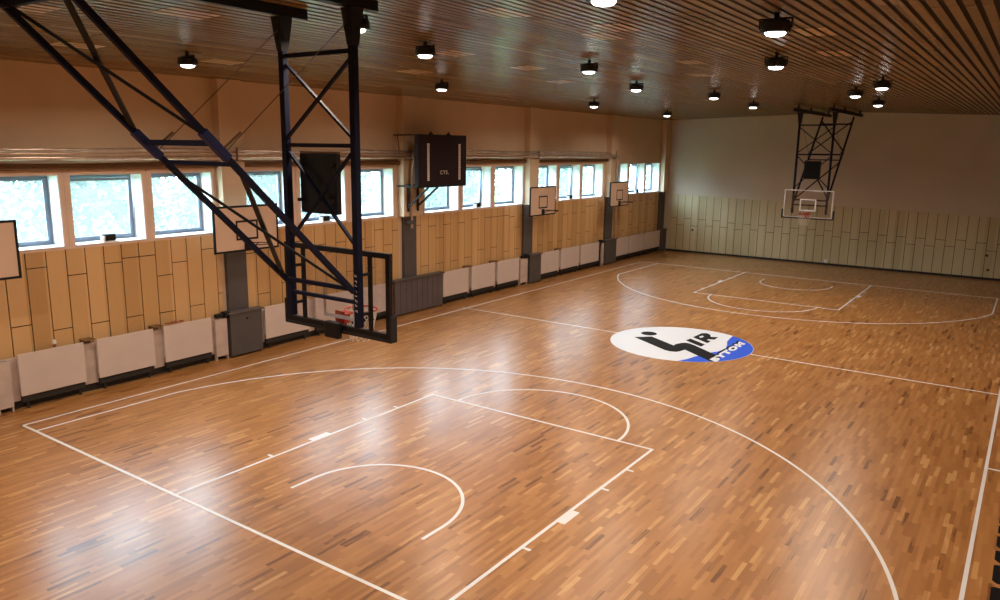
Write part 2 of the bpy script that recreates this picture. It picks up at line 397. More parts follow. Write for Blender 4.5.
# pale plaster facing round each window group
groups = [(-.08, 4.93, wins[0:3]), (5.62, 11.05, wins[3:6]), (12.24, 17.86, wins[6:9]), (18.5, 24.1, wins[9:12]), (24.85, 30.08, wins[12:15])]
fc = MB()
for g0, g1, ws in groups:
    fc.box(XL, XL+.02, g0, g1, ZW1, ZW1+.09)
    fc.box(XL, XL+.03, g0, g1, ZW0-.05, ZW0)
    es = [g0]+[v for w in ws for v in w]+[g1]
    for k in range(0, len(es), 2):
        if es[k+1]-es[k] > .01: fc.box(XL, XL+.02, es[k], es[k+1], ZW0, ZW1)
    for k in range(2, len(es)-1, 2):
        mid = (es[k]+es[k+1])/2; fc.box(XL+.02, XL+.032, mid-.012, mid+.012, ZW0, ZW1+.09)
tag(fc.build('window_facing', M['pier'], wall_left), label='pale pinkish boards between the windows')
def boards(mb_b, mb_g, axis, a0, a1, z0, zt, base, pitch, joint_f, depth=.018):
    """vertical boards with dark joints on a backing; axis 'y' = left wall, 'x' = far wall; zt(a) the top height"""
    k = 0; a = a0
    while a < a1-.02:
        b = min(a+pitch, a1); g = .010
        zs = [z0]+sorted(joint_f(a, k))+[None]
        for i in range(len(zs)-1):
            lo = zs[i]+(g if i else 0)
            ta, tb = (zt(a), zt(b)) if zs[i+1] is None else (zs[i+1]-g, zs[i+1]-g)
            if axis == 'y':
                vs = [(base, a+g, lo), (base, b-g, lo), (base+depth, b-g, lo), (base+depth, a+g, lo), (base, a+g, ta), (base, b-g, tb), (base+depth, b-g, tb), (base+depth, a+g, ta)]
            else:
                vs = [(a+g, base, lo), (b-g, base, lo), (b-g, base-depth, lo), (a+g, base-depth, lo), (a+g, base, ta), (b-g, base, tb), (b-g, base-depth, tb), (a+g, base-depth, ta)]
            mb_b.add(vs, [(0, 1, 2, 3), (4, 5, 6, 7), (0, 1, 5, 4), (1, 2, 6, 5), (2, 3, 7, 6), (3, 0, 4, 7)])
        a += pitch; k += 1
rj = random.Random(3)
def jl(a, k):
    out = []
    if k % 2: out.append(rj.choice((1.33, 1.36, 1.55)))
    if k % 2 == 0: out.append(rj.choice((2.55, 2.62, 2.4)))
    elif rj.random() < .3: out.append(rj.choice((2.62, 2.15)))
    return out
for g0, g1 in [(-9.0, -1.35), (-.7, 5.0), (5.62, 11.1), (11.72, 17.88), (18.5, 24.3), (24.9, 30.1)]:
    mb = MB(); boards(mb, None, 'y', g0, g1, .95, lambda a: ZW0-.05, XL+.004, .372, jl)
    tag(mb.build('wainscot', M['left_boards'], wall_left), label='varnished yellow pine boards under the windows')
    MB().box(XL, XL+.005, g0, g1, .9, ZW0-.05).build('board_backing', M['gap'], wall_left)
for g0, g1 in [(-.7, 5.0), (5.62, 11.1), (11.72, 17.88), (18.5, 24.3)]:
    MB().box(XL, XL+.12, g0, g1, 4.46, 4.57).build('shade_strip', M['dark_brown'], wall_left)  # dark brown strip standing in for the shadow band under the pipes
tag(MB().box(XL, XL+.09, YN, YF-.02, 0, .13).build('baseboard_left', M['dark']), kind='structure')
for i, (a, b, ca, cb) in enumerate([(-1.30, -.70, -1.3, -.7), (5.0, 5.62, 5.10, 5.64), (11.10, 11.72, 11.26, 11.80), (17.88, 18.50, 17.76, 18.36), (24.30, 24.90, 24.28, 24.92), (30.10, 30.66, 30.06, 30.66)]):
    o = MB().box(XL+.001, XL+.25, a, b, ZW0-.02, ceil_z(XL)-.0).build('column_%d' % (i+1), M['plaster']); tag(o, kind='structure')
    MB().box(XL+.001, XL+.11, ca, cb, 0.001, ZW0-.02).build('column_casing', M['grey'], o)['label'] = 'dark grey casing round the foot of the column'

# windows
def tube_frame(mb, x0, x1, y0, y1, z0, z1, w):
    mb.box(x0, x1, y0, y0+w, z0, z1); mb.box(x0, x1, y1-w, y1, z0, z1)
    mb.box(x0, x1, y0+w, y1-w, z0, z0+w); mb.box(x0, x1, y0+w, y1-w, z1-w, z1)
for i, (a, b) in enumerate(wins):
    r = thing('window_%d' % (i+1), None, None, (XL, (a+b)/2, ZW0), kind='structure')
    cy = (a+b)/2; h = ZW1-ZW0; hw = (b-a)/2
    m = MB(); d = -.44
    m.box(d, -.0, -hw, -hw+.012, 0, h); m.box(d, -.0, hw-.012, hw, 0, h); m.box(d, 0, -hw+.012, hw-.012, h-.012, h); m.box(d, .05, -hw+.012, hw-.012, -.0, .02)
    m.build('reveal', M['reveal'], r)
    m = MB(); x0, x1 = -.47, -.40
    tube_frame(m, x0, x1, -hw+.012, hw-.012, .02, h-.012, .075)
    m.build('frame', M['wframe'], r, bevel=.006)
    middle = i % 3 == 1
    m = MB()
    if middle:    # bottom-hung vent sash tilted a little into the room
        tube_frame(m, -.02, .02, -hw+.07, hw-.07, .0, h-.16, .05)
        s = m.build('sash', M['wframe'], r); s.location = (-.40, 0, .07); s.rotation_euler = (0, math.radians(3.5), 0)
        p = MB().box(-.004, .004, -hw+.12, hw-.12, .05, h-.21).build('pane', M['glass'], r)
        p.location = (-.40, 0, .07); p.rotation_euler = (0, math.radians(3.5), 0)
    else:
        tube_frame(m, -.415, -.375, -hw+.07, hw-.07, .07, h-.07, .045); m.build('sash', M['wframe'], r)
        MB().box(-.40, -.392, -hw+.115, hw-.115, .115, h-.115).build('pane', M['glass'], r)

# vent opener boxes on the middle sills
def opener(y, label):
    t = thing('window_opener', label, 'window opener', (XL+.0, y, ZW0+.02), group='openers on the middle window sills')
    MB().box(-.12, .02, -.11, .11, .02, .16).build('motor_housing', M['black'], t, bevel=.008)
    MB().box(-.14, .045, -.15, .15, 0, .02).box(-.10, .02, -.15, -.112, .02, .12).build('bracket', M['white_metal'], t)
    MB().tube([(-.12, 0, .1), (-.34, 0, .16)], .012).build('push_rod', M['wframe'], t)
for y, lab in [(2.45, 'small black opener box on the sill right of the leftmost side backboard'), (8.3, 'small black opener box on the sill under the hanging shot clock'),
               (15.1, 'small black opener box on the sill just right of the scoreboard'), (21.35, 'small black opener box on the sill between the two distant side backboards'),
               (27.6, 'small black opener box on the sill right of the farthest side backboard')]: opener(y, lab)

# ------------------------------------------------------------------ far wall
zt = lambda x: 2.84-(x-XL)*(2.84-2.50)/(13.2-XL)
wf = MB().prism([(XL-.5, 0), (XR+.5, 0), (XR+.5, ZE+.12), (XM, ZR+.12), (XL-.5, ZE+.12)], 0, .25)
wall_far = wf.build('wall_far', M['white_plaster'])
wall_far.data.transform(Matrix(((1, 0, 0, 0), (0, 0, 1, YF), (0, 1, 0, 0), (0, 0, 0, 1))))
bm = bmesh.new(); bm.from_mesh(wall_far.data); bmesh.ops.recalc_face_normals(bm, faces=bm.faces); bm.to_mesh(wall_far.data); bm.free()
tag(wall_far, kind='structure')
rf = random.Random(5)
def jf(a, k): return [(1.33 if k % 2 else 1.62)-(a*.012)+rf.choice((0, 0, .05))]
x0 = XL+.45
mb = MB(); boards(mb, None, 'x', x0, XR-.01, .09, zt, YF-.004, .366, jf)
tag(mb.build('wainscot', M['far_boards'], wall_far), label='pale beige vertical boards with dark joints')
mb = MB().add([(x0, YF, .05), (XR-.01, YF, .05), (XR-.01, YF, zt(XR)), (x0, YF, zt(x0)), (x0, YF-.006, .05), (XR-.01, YF-.006, .05), (XR-.01, YF-.006, zt(XR)), (x0, YF-.006, zt(x0))],
              [(0, 1, 2, 3), (4, 5, 6, 7), (0, 1, 5, 4), (1, 2, 6, 5), (2, 3, 7, 6), (3, 0, 4, 7)])
mb.build('board_backing', M['gap'], wall_far)
mb = MB().bar((x0, YF-.015, zt(x0)+.01), (XR-.01, YF-.015, zt(XR)+.01), .03, .02); mb.build('cap_rail', M['far_boards'], wall_far)
tag(MB().box(XL+.3, XR-.01, YF-.04, YF-.001, 0, .085).build('baseboard_far', M['dark']), kind='structure')
m = MB().box(-.08, .08, -.05, 0, 0, .15).box(-.05, .05, -.06, -.05, .03, .11)
tag(m.build('junction_box', M['white_metal'], None, bevel=.005, loc=(6.88, YF-.025, .10)), 'small white box low on the far wall above the skirting', 'junction box')
for k, (x_, z_, lab) in enumerate([(13.05, .40, 'small dark socket low on the far wall near the right picture edge'), (12.95, .98, 'small dark socket above another one on the far wall at right'), (.55, 1.12, 'small brown socket on the far wall left of the hoop, near the corner')]):
    t = thing('wall_socket', lab, 'socket', (x_, YF-.022, z_))
    MB().box(-.05, .05, -.02, 0, -.05, .05).build('plate', M['brown'], t, bevel=.006)
    o = MB().lathe([(.026, 0), (.022, .008)], n=16).build('insert', M['black'], t); o.rotation_euler = (math.radians(90), 0, 0); o.location = (0, -.02, 0)

# ------------------------------------------------------------------ right and rear walls (outside the frame)
tag(MB().box(XR, XR+.25, YN-.3, YF+.3, -.1, ZE+.12).build('wall_right', M['plaster']), kind='structure')
wb = MB().prism([(XL-.5, 0), (XR+.5, 0), (XR+.5, ZE+.12), (XM, ZR+.12), (XL-.5, ZE+.12)], 0, .25).build('wall_rear', M['plaster'])
wb.data.transform(Matrix(((1, 0, 0, 0), (0, 0, 1, YN-.25), (0, 1, 0, 0), (0, 0, 0, 1))))
bm = bmesh.new(); bm.from_mesh(wb.data); bmesh.ops.recalc_face_normals(bm, faces=bm.faces); bm.to_mesh(wb.data); bm.free()
tag(wb, kind='structure')

# ------------------------------------------------------------------ heating along the left wall
# continuous pale niche lining behind the covers
for n_, (a, b) in enumerate([(-.10, 4.96), (5.92, 10.55), (12.95, 17.92), (18.78, 24.0), (25.12, 30.05)]):
    tag(MB().box(XL+.091, XL+.14, a, b, .16, 1.0).build('trim_%d' % (n_+1), M['cloth']), kind='structure')
def radiator(a, b, label, x=-.85):
    t = thing('radiator_cover', label, 'radiator cover', (x, (a+b)/2, 0), group='white radiator covers along the window wall')
    h = (b-a)/2
    MB().box(-.025, 0, -h, h, .26, 1.075).build('front_panel', M['rad'], t, bevel=.008)
    MB().box(-.13, -.03, -h+.03, h-.03, .34, .98).build('radiator_body', M['white_metal'], t)
    MB().box(-.10, -.03, -h+.02, h-.02, .13, .24).build('dark_underside', M['dark'], t)
    m = MB()
    for s_ in (-1, 1): m.box(-.08, -.05, s_*h*.8-.02, s_*h*.8+.02, 0.002, .34)
    each(m, 'foot', M['dark'], t)
    return t
radiator(.38, 1.60, 'white radiator cover nearest the left picture edge')
radiator(1.86, 3.08, 'white radiator cover under the second window from the left')
radiator(3.32, 4.50, 'white radiator cover just left of the first grey column box')
radiator(6.00, 7.40, 'white radiator cover just right of the first grey column box')
radiator(7.62, 8.95, 'white radiator cover seen through the left of the near glass backboard')
radiator(9.15, 10.48, 'white radiator cover seen through the right of the near glass backboard')
radiator(12.92, 14.25, 'white radiator cover just right of the wide grey slatted box')
radiator(14.42, 15.76, 'white radiator cover, middle one between the slatted box and next column')
radiator(15.93, 17.28, 'white radiator cover third to the right of the slatted box')
radiator(18.78, 20.12, 'white radiator cover under the backboard fourth from left, right of its column')
radiator(20.30, 21.74, 'white radiator cover, middle one between the two distant side backboards')
radiator(21.90, 23.50, 'white radiator cover left of the farthest side backboard')
radiator(25.12, 26.36, 'white radiator cover below and right of the farthest side backboard')
radiator(26.48, 27.98, 'white radiator cover second from the far corner')
radiator(28.10, 29.95, 'white radiator cover closest to the far wall')
# small wooden shelves over the gaps, white end returns
def end_panel(a, b, label):
    t = thing('niche_panel', label, 'panel', (-.86, (a+b)/2, 0), group='narrow white panels at the column boxes')
    h = (b-a)/2
    MB().box(-.02, 0, -h, h, .10, .98).build('board', M['cloth'], t, bevel=.004)
    each(MB().box(-.10, -.02, -h, -h+.03, .002, .98).box(-.10, -.02, h-.03, h, .002, .98), 'side_return', M['cloth'], t)
end_panel(4.60, 4.92, 'narrow white panel left of the first grey column box')
end_panel(17.40, 17.88, 'narrow white panel left of the third column box')
end_panel(23.78, 23.98, 'narrow white strip beside the black pipe near the fourth column')
end_panel(-.02, .24, 'narrow bulging white panel at the left picture edge')
def shelf(y, L_, label, z=1.03):
    t = thing('wall_ledge', label, 'ledge', (-.97, y, z), group='small brown wooden ledges above the radiator gaps')
    MB().box(-.1, .13, -L_/2, L_/2, 0, .022).build('board', M['brown'], t, bevel=.004)
    MB().box(-.10, -.05, -L_/2+.02, L_/2-.02, -.09, 0).build('cleat', M['brown'], t)
shelf(1.73, .22, 'small brown ledge between the first and second radiator covers', 1.08)
shelf(3.20, .22, 'small brown ledge between the second and third radiator covers', 1.08)
shelf(14.34, .3, 'small brown ledge right of the slatted box above a radiator gap', 1.08)
shelf(15.84, .3, 'small brown ledge above the second radiator gap right of the slatted box', 1.08)
shelf(20.21, .2, 'small brown ledge above a radiator gap between the distant side backboards', 1.08)
# little orange cup-like knob things on top of covers
t = thing('radiator_valve', 'small white and brown valve knob above the leftmost radiator cover', 'valve', (-.92, 1.08, 1.078))
MB().lathe([(.03, 0), (.03, .05), (.022, .06)], n=16).build('valve_body', M['brown'], t)
MB().lathe([(.036, .06), (.04, .075), (.036, .13), (.02, .14)], n=16).build('knob', M['white_metal'], t)
t = thing('cloth_rag', 'crumpled orange and brown rag on the third radiator cover', 'rag', (-.90, 3.62, 1.078))
m = MB(); n = 14
vs = []; rr = random.Random(11)
for i in range(n+1):
    for j in range(6): vs.append((-.06+.12*j/5, -.2+.4*i/n, .012+.03*rr.random()))
m.add(vs, [(i*6+j, i*6+j+1, i*6+j+7, i*6+j+6) for i in range(n) for j in range(5)])
ro = m.build('folds', mat('orange_rag', (.35, .09, .04), .8, noise=(14, .6)), t, smooth=True)
sm = ro.modifiers.new('thick', 'SOLIDIFY'); sm.thickness = .01

# grey boxes round the column feet
def column_box(a, b, label, slatted=False):
    t = thing('column_box', label, 'box', (-.84, (a+b)/2, 0), group='grey boxes round the column feet')
    h = (b-a)/2; mt = M['greyslat'] if slatted else M['grey']
    if slatted:
        m = MB(); n = 9
        for k in range(n):
            y0 = -h+2*h*k/n; m.box(.0, .03, y0+.008, y0+2*h/n-.008, .05, 1.06)
        m.box(-.01, .012, -h, h, .05, 1.04)
        m.build('front_boards', mt, t)
    else:
        MB().box(.0, .04, -h, h, .05, 1.06).build('front_panel', mt, t, bevel=.005)
        o = MB().lathe([(.028, 0), (.028, .004)], n=16).build('finger_hole', M['black'], t)
        o.location = (.0405, .02, .9); o.rotation_euler = (0, math.radians(90), 0)
    each(MB().box(.02-.16, 0, -h, -h+.03, .002, 1.05).box(.02-.16, 0, h-.03, h, .002, 1.05), 'side_panel', mt, t)
    MB().box(.005-.16, .08, -h-.05, h+.05, 1.062, 1.10).build('lid', M['greyslat'] if not slatted else M['grey'], t, bevel=.004)
column_box(4.97, 5.86, 'grey box with overhanging lid and finger hole at the first column')
column_box(10.62, 12.84, 'wide grey box of vertical boards below the scoreboard', True)
column_box(17.95, 18.72, 'grey box at the column under the third backboard on the side wall')
column_box(24.02, 25.06, 'grey box at the column under the farthest side backboard')
column_box(29.98, 30.62, 'dark grey box in the far left corner of the hall')
column_box(-1.35, -.10, 'dark grey box cut off by the left picture edge')
# orange post by the slatted box, black down pipe
tag(MB().bar((-.80, 10.45, 0.002), (-.80, 10.45, 1.02), .05, .10).build('wooden_post', mat('orange_wood', (.42, .14, .03), .5, noise=(5, .3)), bevel=.006), 'thin orange wooden post at the left end of the grey slatted box', 'post')
for y, lab in [(23.62, 'black bent duct beside the fourth column box'), (17.66, 'black pipe stub above the narrow panel at the third column'), (4.76, 'dark pipe stub beside the lid of the first column box')]:
    t = thing('black_duct', lab, 'duct', (-.93, y, 0))
    if y > 20: MB().tube([(0.02, 0, .002), (.02, 0, .5), (.02, .03, .9), (-.0, .12, 1.04), (-.06, .2, 1.06)], .06, 12).build('pipe', M['black'], t, smooth=True)
    else: MB().tube([(.0, -.1, 1.06), (0, .16, 1.06)], .05, 12).build('pipe', M['black'], t, smooth=True)
    MB().box(-.08, .09, .1, .24, 1.0, 1.13).build('clamp', M['black'], t, bevel=.01)

# ------------------------------------------------------------------ pipes along the wall
rp = random.Random(2)
pt = thing('heating_pipework', 'long bundle of metal pipes running along the wall above the windows', 'pipes')
def long_pipe(x_, z_, r, y0, y1, sag, label, drop=None):
    t = pt
    pts = []; y = y0; k = 0
    while y <= y1: pts.append((x_, y, z_-sag*abs(math.sin(y*.55+sag*40))+.005*k % .01)); y += .55; k += 1
    if drop: pts += [(x_, y1+.05, z_), (x_-.0, y1+.14, z_-.06), (x_, y1+.16, z_-.2), (x_, y1+.16, drop)]
    MB().tube(pts, r, 10).build('pipe_run', M['pipe'], t, smooth=True)
    if not drop: return
    m = MB()
    for yc in (-1.0, 5.3, 11.4, 18.2, 24.4):
        if yc < y1: m.box(XL+.255, x_+r+.01, yc-.03, yc+.03, z_-r-.03, z_-r-.012).box(x_+r, x_+r+.012, yc-.02, yc+.02, z_-r-.03, z_+.24)
    each(m, 'pipe_bracket', M['cable'], t)
long_pipe(-.74, 4.86, .032, YN+.05, 24.35, .03, 'uppermost of the long metal pipes above the windows')
long_pipe(-.70, 4.78, .022, YN+.05, 24.25, .02, 'thin middle one of the long metal pipes above the windows')
long_pipe(-.72, 4.68, .042, YN+.05, 24.55, .0, 'lowest and thickest of the long metal pipes above the windows', drop=1.12)
t = pt
MB().tube([(-.70, 11.32, 4.8), (-.66, 11.34, 4.6), (-.74, 11.36, 4.3), (-.76, 11.36, 4.0), (-.78, 11.36, 2.6)], .035, 10).build('drop_pipe', M['pipe'], t, smooth=True)
MB().tube([(-.72, 11.52, 4.8), (-.62, 11.56, 4.4), (-.74, 11.58, 4.0)], .025, 10).build('flexible_hose', M['pipe'], t, smooth=True)
MB().box(-.98, -.73, 11.30, 11.42, 2.72, 2.84).build('coupling', M['grey'], t, bevel=.01)

# ------------------------------------------------------------------ side backboards
def net_mesh(r0, r1, h, rows=6, n=12, th=.0035, z=0):
    m = MB()
    def P(i, j):
        t = i/rows; r = r0+(r1-r0)*min(1, t*1.15); a = 2*math.pi*(j+.5*(i % 2))/n
        return (r*math.cos(a), r*math.sin(a), z-h*t)
    for i in range(rows):
        for j in range(n):
            a = P(i, j)
            for b in ((P(i+1, j), P(i+1, j-1)) if i % 2 == 0 else (P(i+1, j), P(i+1, j+1))): m.tube([a, b], th, 4, caps=False)
    return m
def rim_mesh(R=.225, th=.011): return MB().tube([(R*math.cos(2*math.pi*k/32), R*math.sin(2*math.pi*k/32), 0) for k in range(32)], th, 8, closed=True)
def side_hoop(y, label, color):
    xw = -.45
    t = thing('side_backboard', label, 'basketball hoop', (xw, y, 0), group='small backboards on the window wall')
    z0, z1 = 2.57, 3.62; hw = .88
    MB().box(-.03, 0, -hw+.02, hw-.02, z0+.02, z1-.02).build('board_panel', M['board'], t)
    m = MB(); tube_frame(m, -.035, .006, -hw, hw, z0, z1, .045); m.build('edge_frame', M['black'], t)
    m = MB(); tube_frame(m, .0, .004, -.30, .30, z0+.26, z0+.71, .045); m.build('target_square', M['black'], t)
    rz = z0+.20
    rm = rim_mesh(); o = rm.build('rim', M[color], t, smooth=True); o.location = (.40, 0, rz)
    m = MB().box(.0, .015, -.09, .09, rz-.16, rz+.03).box(.015, .17, -.075, .075, rz-.012, rz+.004)
    m.bar((.01, -.06, rz-.13), (.24, -.12, rz-.005), .012); m.bar((.01, .06, rz-.13), (.24, .12, rz-.005), .012)
    m.build('rim_bracket', M['black'], t)
    m = MB(); back = XL+.27-xw
    for s_ in (-1, 1):
        for z in (z0+.2, z1-.25): m.bar((back, s_*.22, z-.0), (-.036, s_*.22, z), .035)
        m.bar((back+.03, s_*.22, z0-.05), (back+.03, s_*.22, z1-.04), .05)
        m.bar((back+.04, s_*.22, z1-.25), (-.04, s_*.22, z0+.2), .02)
    m.build('wall_bracket', M['black'], t)
    return t
side_hoop(-.44, 'cream side backboard cut off by the left picture edge', 'black')
side_hoop(5.30, 'cream side backboard behind the diagonal braces of the near backstop', 'black')
side_hoop(18.2, 'cream side backboard right of the scoreboard', 'black')
side_hoop(24.45, 'smallest, farthest cream side backboard near the far corner', 'black')

# ------------------------------------------------------------------ scoreboard
t = thing('scoreboard', 'dark maroon-black scoreboard box on wall brackets above the windows', 'scoreboard', (0, 11.86, 0))
hw = 1.10
MB().box(-.14, 0, -hw, hw, 3.88, 5.33).build('casing', M['sb'], t, bevel=.015)
m = MB(); tube_frame(m, 0, .012, -hw, hw, 3.88, 5.33, .03); m.build('front_frame', M['black'], t)
for yy in (-.66, .78):
    m = MB()
    for k in range(22): m.box(0.001, .012, yy-.045, yy+.045, 4.03+k*.048, 4.03+k*.048+.040)
    m.build('display_strip', M['led'], t)['label'] = 'tall pale strip of small lit segments'
def sbm(u, w, zz): return Vector((.004+(.002 if zz > 0 else 0), -.13+.40*u, 4.20+.11*w))
text_mesh('CTS.', .2, M['lettering'], 'lettering', t, sbm, .001, .006)['label'] = 'small pale lettering'
m = MB(); back = XL+.27
for yy in (-.95, .95):
    ya = yy
    m.bar((back, ya, 3.86), (0.0, ya, 3.86), .05); m.bar((XL+.04, ya, 5.30), (-.2, ya, 5.30), .03)
m.bar((back, -.62, 3.22), (-.02, -.62, 3.84), .045); m.bar((back, -.2, 3.22), (-.02, -.2, 3.84), .045)
m.bar((-.02, -hw-.05, 3.86), (-.02, hw, 3.86), .05); m.bar((back+.03, -hw, 3.86), (back+.03, hw, 3.86), .05)
m.bar((back+.03, -.62, 3.1), (back+.03, -.62, 3.9), .05); m.bar((back+.03, -.2, 3.1), (back+.03, -.2, 3.9), .05)
m.bar((back, -1.05, 5.31), (-.1, -1.05, 5.31), .03); m.bar((back+.02, -1.05, 5.31), (back+.1, -1.05, 4.75), .015)
each(m, 'support_bracket', M['black'], t)
for yy in (-.45, .35): MB().box(-.11, -.04, yy-.05, yy+.05, 5.33, 5.37).tube([(-.075, yy, 5.36), (-.075, yy, 5.42)], .02).build('eye_bolt', M['black'], t)

# ------------------------------------------------------------------ ceiling-hung backstops
def backstop(loc, rotz, label, near):
    up_ = -loc[2]
    """local frame: +y faces the court, board plane at y=0, posts behind it"""
    t = thing('basketball_backstop', label, 'basketball backstop', loc, rotz)
    PX = .62; py = -.24; zt_ = 6.52; zb = 2.76
    zc = 3.22                                    # where the rear braces meet the posts
    # rear braces: up and away from the court at 43 degrees
    sl_ = .955; bx = PX-.02
    def B(s_, d): return (s_*bx, py-.06-d, zc+sl_*d)      # d = distance behind the post
    dtop = (zt_-.02-zc)/sl_
    for s_ in (-1, 1):
        MB().bar((s_*PX, py, zt_-.18), (s_*PX, py, zb), *((.088, .088) if near else (.075, .075))).build('post', M['navy'], t, bevel=.008)
        MB().bar(B(s_, 0), B(s_, dtop), .062, .062).build('rear_brace', M['navy'], t, bevel=.006)
        MB().bar(B(s_, 1.70), B(s_, 1.98), .085, .09).build('brace_sleeve', M['navy_bright'] , t, bevel=.01)
        m = MB().bar((s_*PX, -5.2, zt_+.10), (s_*PX, .14 if near else .62, zt_+.10), .10, .12)
        for yy in (-4.8, -1.8, .1): m.bar((s_*PX, yy, zt_+.13), (s_*PX, yy, ceil_z(CX)+.02+up_), .07)
        m.build('ceiling_beam', M['black'], t)
        m = MB().prism([(-.11, .13), (.11, .13), (.055, -.28), (-.055, -.28)], -.02, .02)
        for v in range(len(m.v)): x_, y_, z_ = m.v[v]; m.v[v] = (s_*PX+x_*.8, py+z_*5.0*(.55+.45*(y_ > 0)), zt_-.10+y_)
        m.build('hinge_plate', M['black'], t)
        o = MB().lathe([(.035, -.07), (.035, .07)], n=12).build('hinge_pin', M['black'], t)
        o.location = (s_*PX, py, zt_-.2); o.rotation_euler = (0, math.radians(90), 0)
        MB().tube([B(s_, 1.75), (s_*(PX-.02), py-.04, zt_-.1)], .006, 5).build('steel_cable', M['cable'], t)
        m = MB().tube([B(s_, 1.75)[:2]+(B(s_, 1.75)[2]+.05,), (s_*(PX-.02), B(s_, 1.75)[1]+.22, B(s_, 1.75)[2]+.22)], .014, 6)
        m.build('cable_tensioner', M['brown'], t)
    m = MB(); c_ = .045
    for z in (6.08, 4.99): m.bar((-PX+.05, py, z), (PX-.05, py, z), .05)
    m.bar((-PX+.05, py, 3.08), (PX-.05, py, 3.08), .045)
    each(m, 'cross_rail', M['navy'], t)
    m = MB()
    for za, zb_ in ((5.98, 5.07), (4.90, 3.78)):
        m.bar((-PX+.04, py+.015, za), (PX-.04, py+.015, zb_), c_, .03); m.bar((PX-.04, py-.02, za), (-PX+.04, py-.02, zb_), c_, .03)
    each(m, 'cross_brace', M['navy'], t)
    m = MB()
    def rl(d, w=.06): m.bar(B(-1, d), B(1, d), w)
    rl(1.86); rl(1.64, .045); rl(.05, .05); rl(dtop-.3)
    each(m, 'brace_rail', M['navy'], t)
    m = MB()
    def off(p, k): return (p[0], p[1]+k, p[2]+k)
    for da, db in ((2.0, dtop-.15), (.12, 1.58)):
        m.bar(off(B(-1, da), .012), off(B(1, db), .012), .05, .03); m.bar(off(B(1, da), -.018), off(B(-1, db), -.018), .05, .03)
    each(m, 'diagonal_brace', M['black'], t)
    # board
    z0, z1, hw = 2.62, 3.70, (.97 if near else .92); sq = 0 if not near else -.12
    b = MB().box(-hw+.03, hw-.03, .0, .012, z0+.03, z1-.03).build('glass_board', M['acrylic'], t)
    tag(b, label='clear glass board')
    m = MB()
    for x0, x1, za, zb2 in [(-.30, .30, z0+.66, z0+.71), (-.30, .30, z0+.25, z0+.30), (-.30, -.25, z0+.30, z0+.66), (.25, .30, z0+.30, z0+.66)]: m.box(x0, x1, .0125, .0155, za+sq, zb2+sq)
    m.build('target_square', M['line'], b)
    m = MB()
    for x0, x1, za, zb2 in [(-hw+.04, hw-.04, z1-.065, z1-.035), (-hw+.04, -hw+.065, z0+.04, z1-.065), (hw-.065, hw-.04, z0+.04, z1-.065)]: m.box(x0, x1, .0125, .0155, za, zb2)
    m.build('border_line', M['line'], b)
    fw = .065
    m = MB(); 
    def fr(x0, x1, za, zb2, y0=-.06, y1=-.002): m.box(x0, x1, y0, y1, za, zb2)
    if near: fr(-hw, hw, z1-fw, z1); fr(-hw, -hw+fw, z0, z1-fw); fr(hw-fw, hw, z0, z1-fw); fr(-hw+fw, hw-fw, z0, z0+fw)
    else:
        fr(-hw+.03, hw-.03, z1-.045, z1-.03, -.02); fr(-hw+.02, -hw+.04, z0, z1-.045, -.02); fr(hw-.04, hw-.02, z0, z1-.045, -.02); fr(-hw+fw, hw-fw, z0, z0+.04, -.03)
    m.build('board_frame', M['black'] if near else M['white_metal'], t)
    if near:
        m = MB()
        for s_ in (-1, 1): m.box(s_*PX-.022, s_*PX+.022, -.055, -.012, z0+fw, z1-fw)
        each(m, 'upright', M['black'], t)
    m = MB()
    for s_ in (-1, 1):
        for z in (3.42, 2.92): m.bar((s_*PX, py+.04, z), (s_*PX, -.03, z), .035)
    each(m, 'board_strut', M['black'], t)
    m = MB().box(-hw-.025, hw+.025, -.07, .045, z0-.045, z0-.0)
    for s_ in (-1, 1):
        a, b2 = (hw-.01, hw+.03) if s_ > 0 else (-hw-.03, -hw+.01)
        m.box(a, b2, -.07, .045, z0-.045, z0+.30)
    m.build('bottom_pad', M['rubber'], t, bevel=.012)
    rz = 2.81 if near else 2.78
    m = MB().box(-.085, .085, .014, .035, rz-.16, rz+.04).box(-.07, .07, .035, .14, rz-.13, rz-.02).box(-.10, .10, .03, .17, rz-.014, rz+.006)
    rmo = m.build('rim_mount', M['red'], t, bevel=.004)
    m = rim_mesh(); o = m.build('rim', M['red'], t, smooth=True); o.location = (0, .40, rz)
    m = MB()
    for k in range(12):
        a = 2*math.pi*k/12; m.tube([(.22*math.cos(a), .40+.22*math.sin(a), rz-.002), (.222*math.cos(a+.05), .40+.222*math.sin(a+.05), rz-.028), (.22*math.cos(a+.1), .40+.22*math.sin(a+.1), rz-.002)], .004, 5)
    m.build('net_hooks', M['red'], o.parent).name = 'net_hook_ring'
    nm = net_mesh(.222, .15, .40, 6, 12, .006 if near else .004); o = nm.build('net', M['net'], t); o.location = (0, .40, rz-.02)
    if near:
        m = MB().box(-.13, .13, -.15, -.062, z0-.11, z0+.11); m.build('height_adjuster', M['black'], t, bevel=.02)
        # white characters down the right post, too small to read
        m = MB()
        for k in range(8):
            z = 3.42-k*.062; x0 = PX-.008
            m.box(x0, x0+.035, py-.0535, py-.0515, z-.007, z+.007)
            if k % 3 != 1: m.box(x0, x0+.010, py-.0535, py-.0515, z+.007, z+.022)
            if k % 2: m.box(x0+.025, x0+.035, py-.0535, py-.0515, z-.022, z-.007)
        m.build('post_marking', M['lettering'], t)['label'] = 'row of small white characters down the post'
    return t
BL = (7.01, 1.10, 0)
backstop(BL, 0, 'large navy ceiling-hung backstop with glass board in the foreground', True)
BF = (7.22, LEN-1.15, -.10)
backstop(BF, math.pi, 'distant ceiling-hung backstop with glass board by the far wall', False)
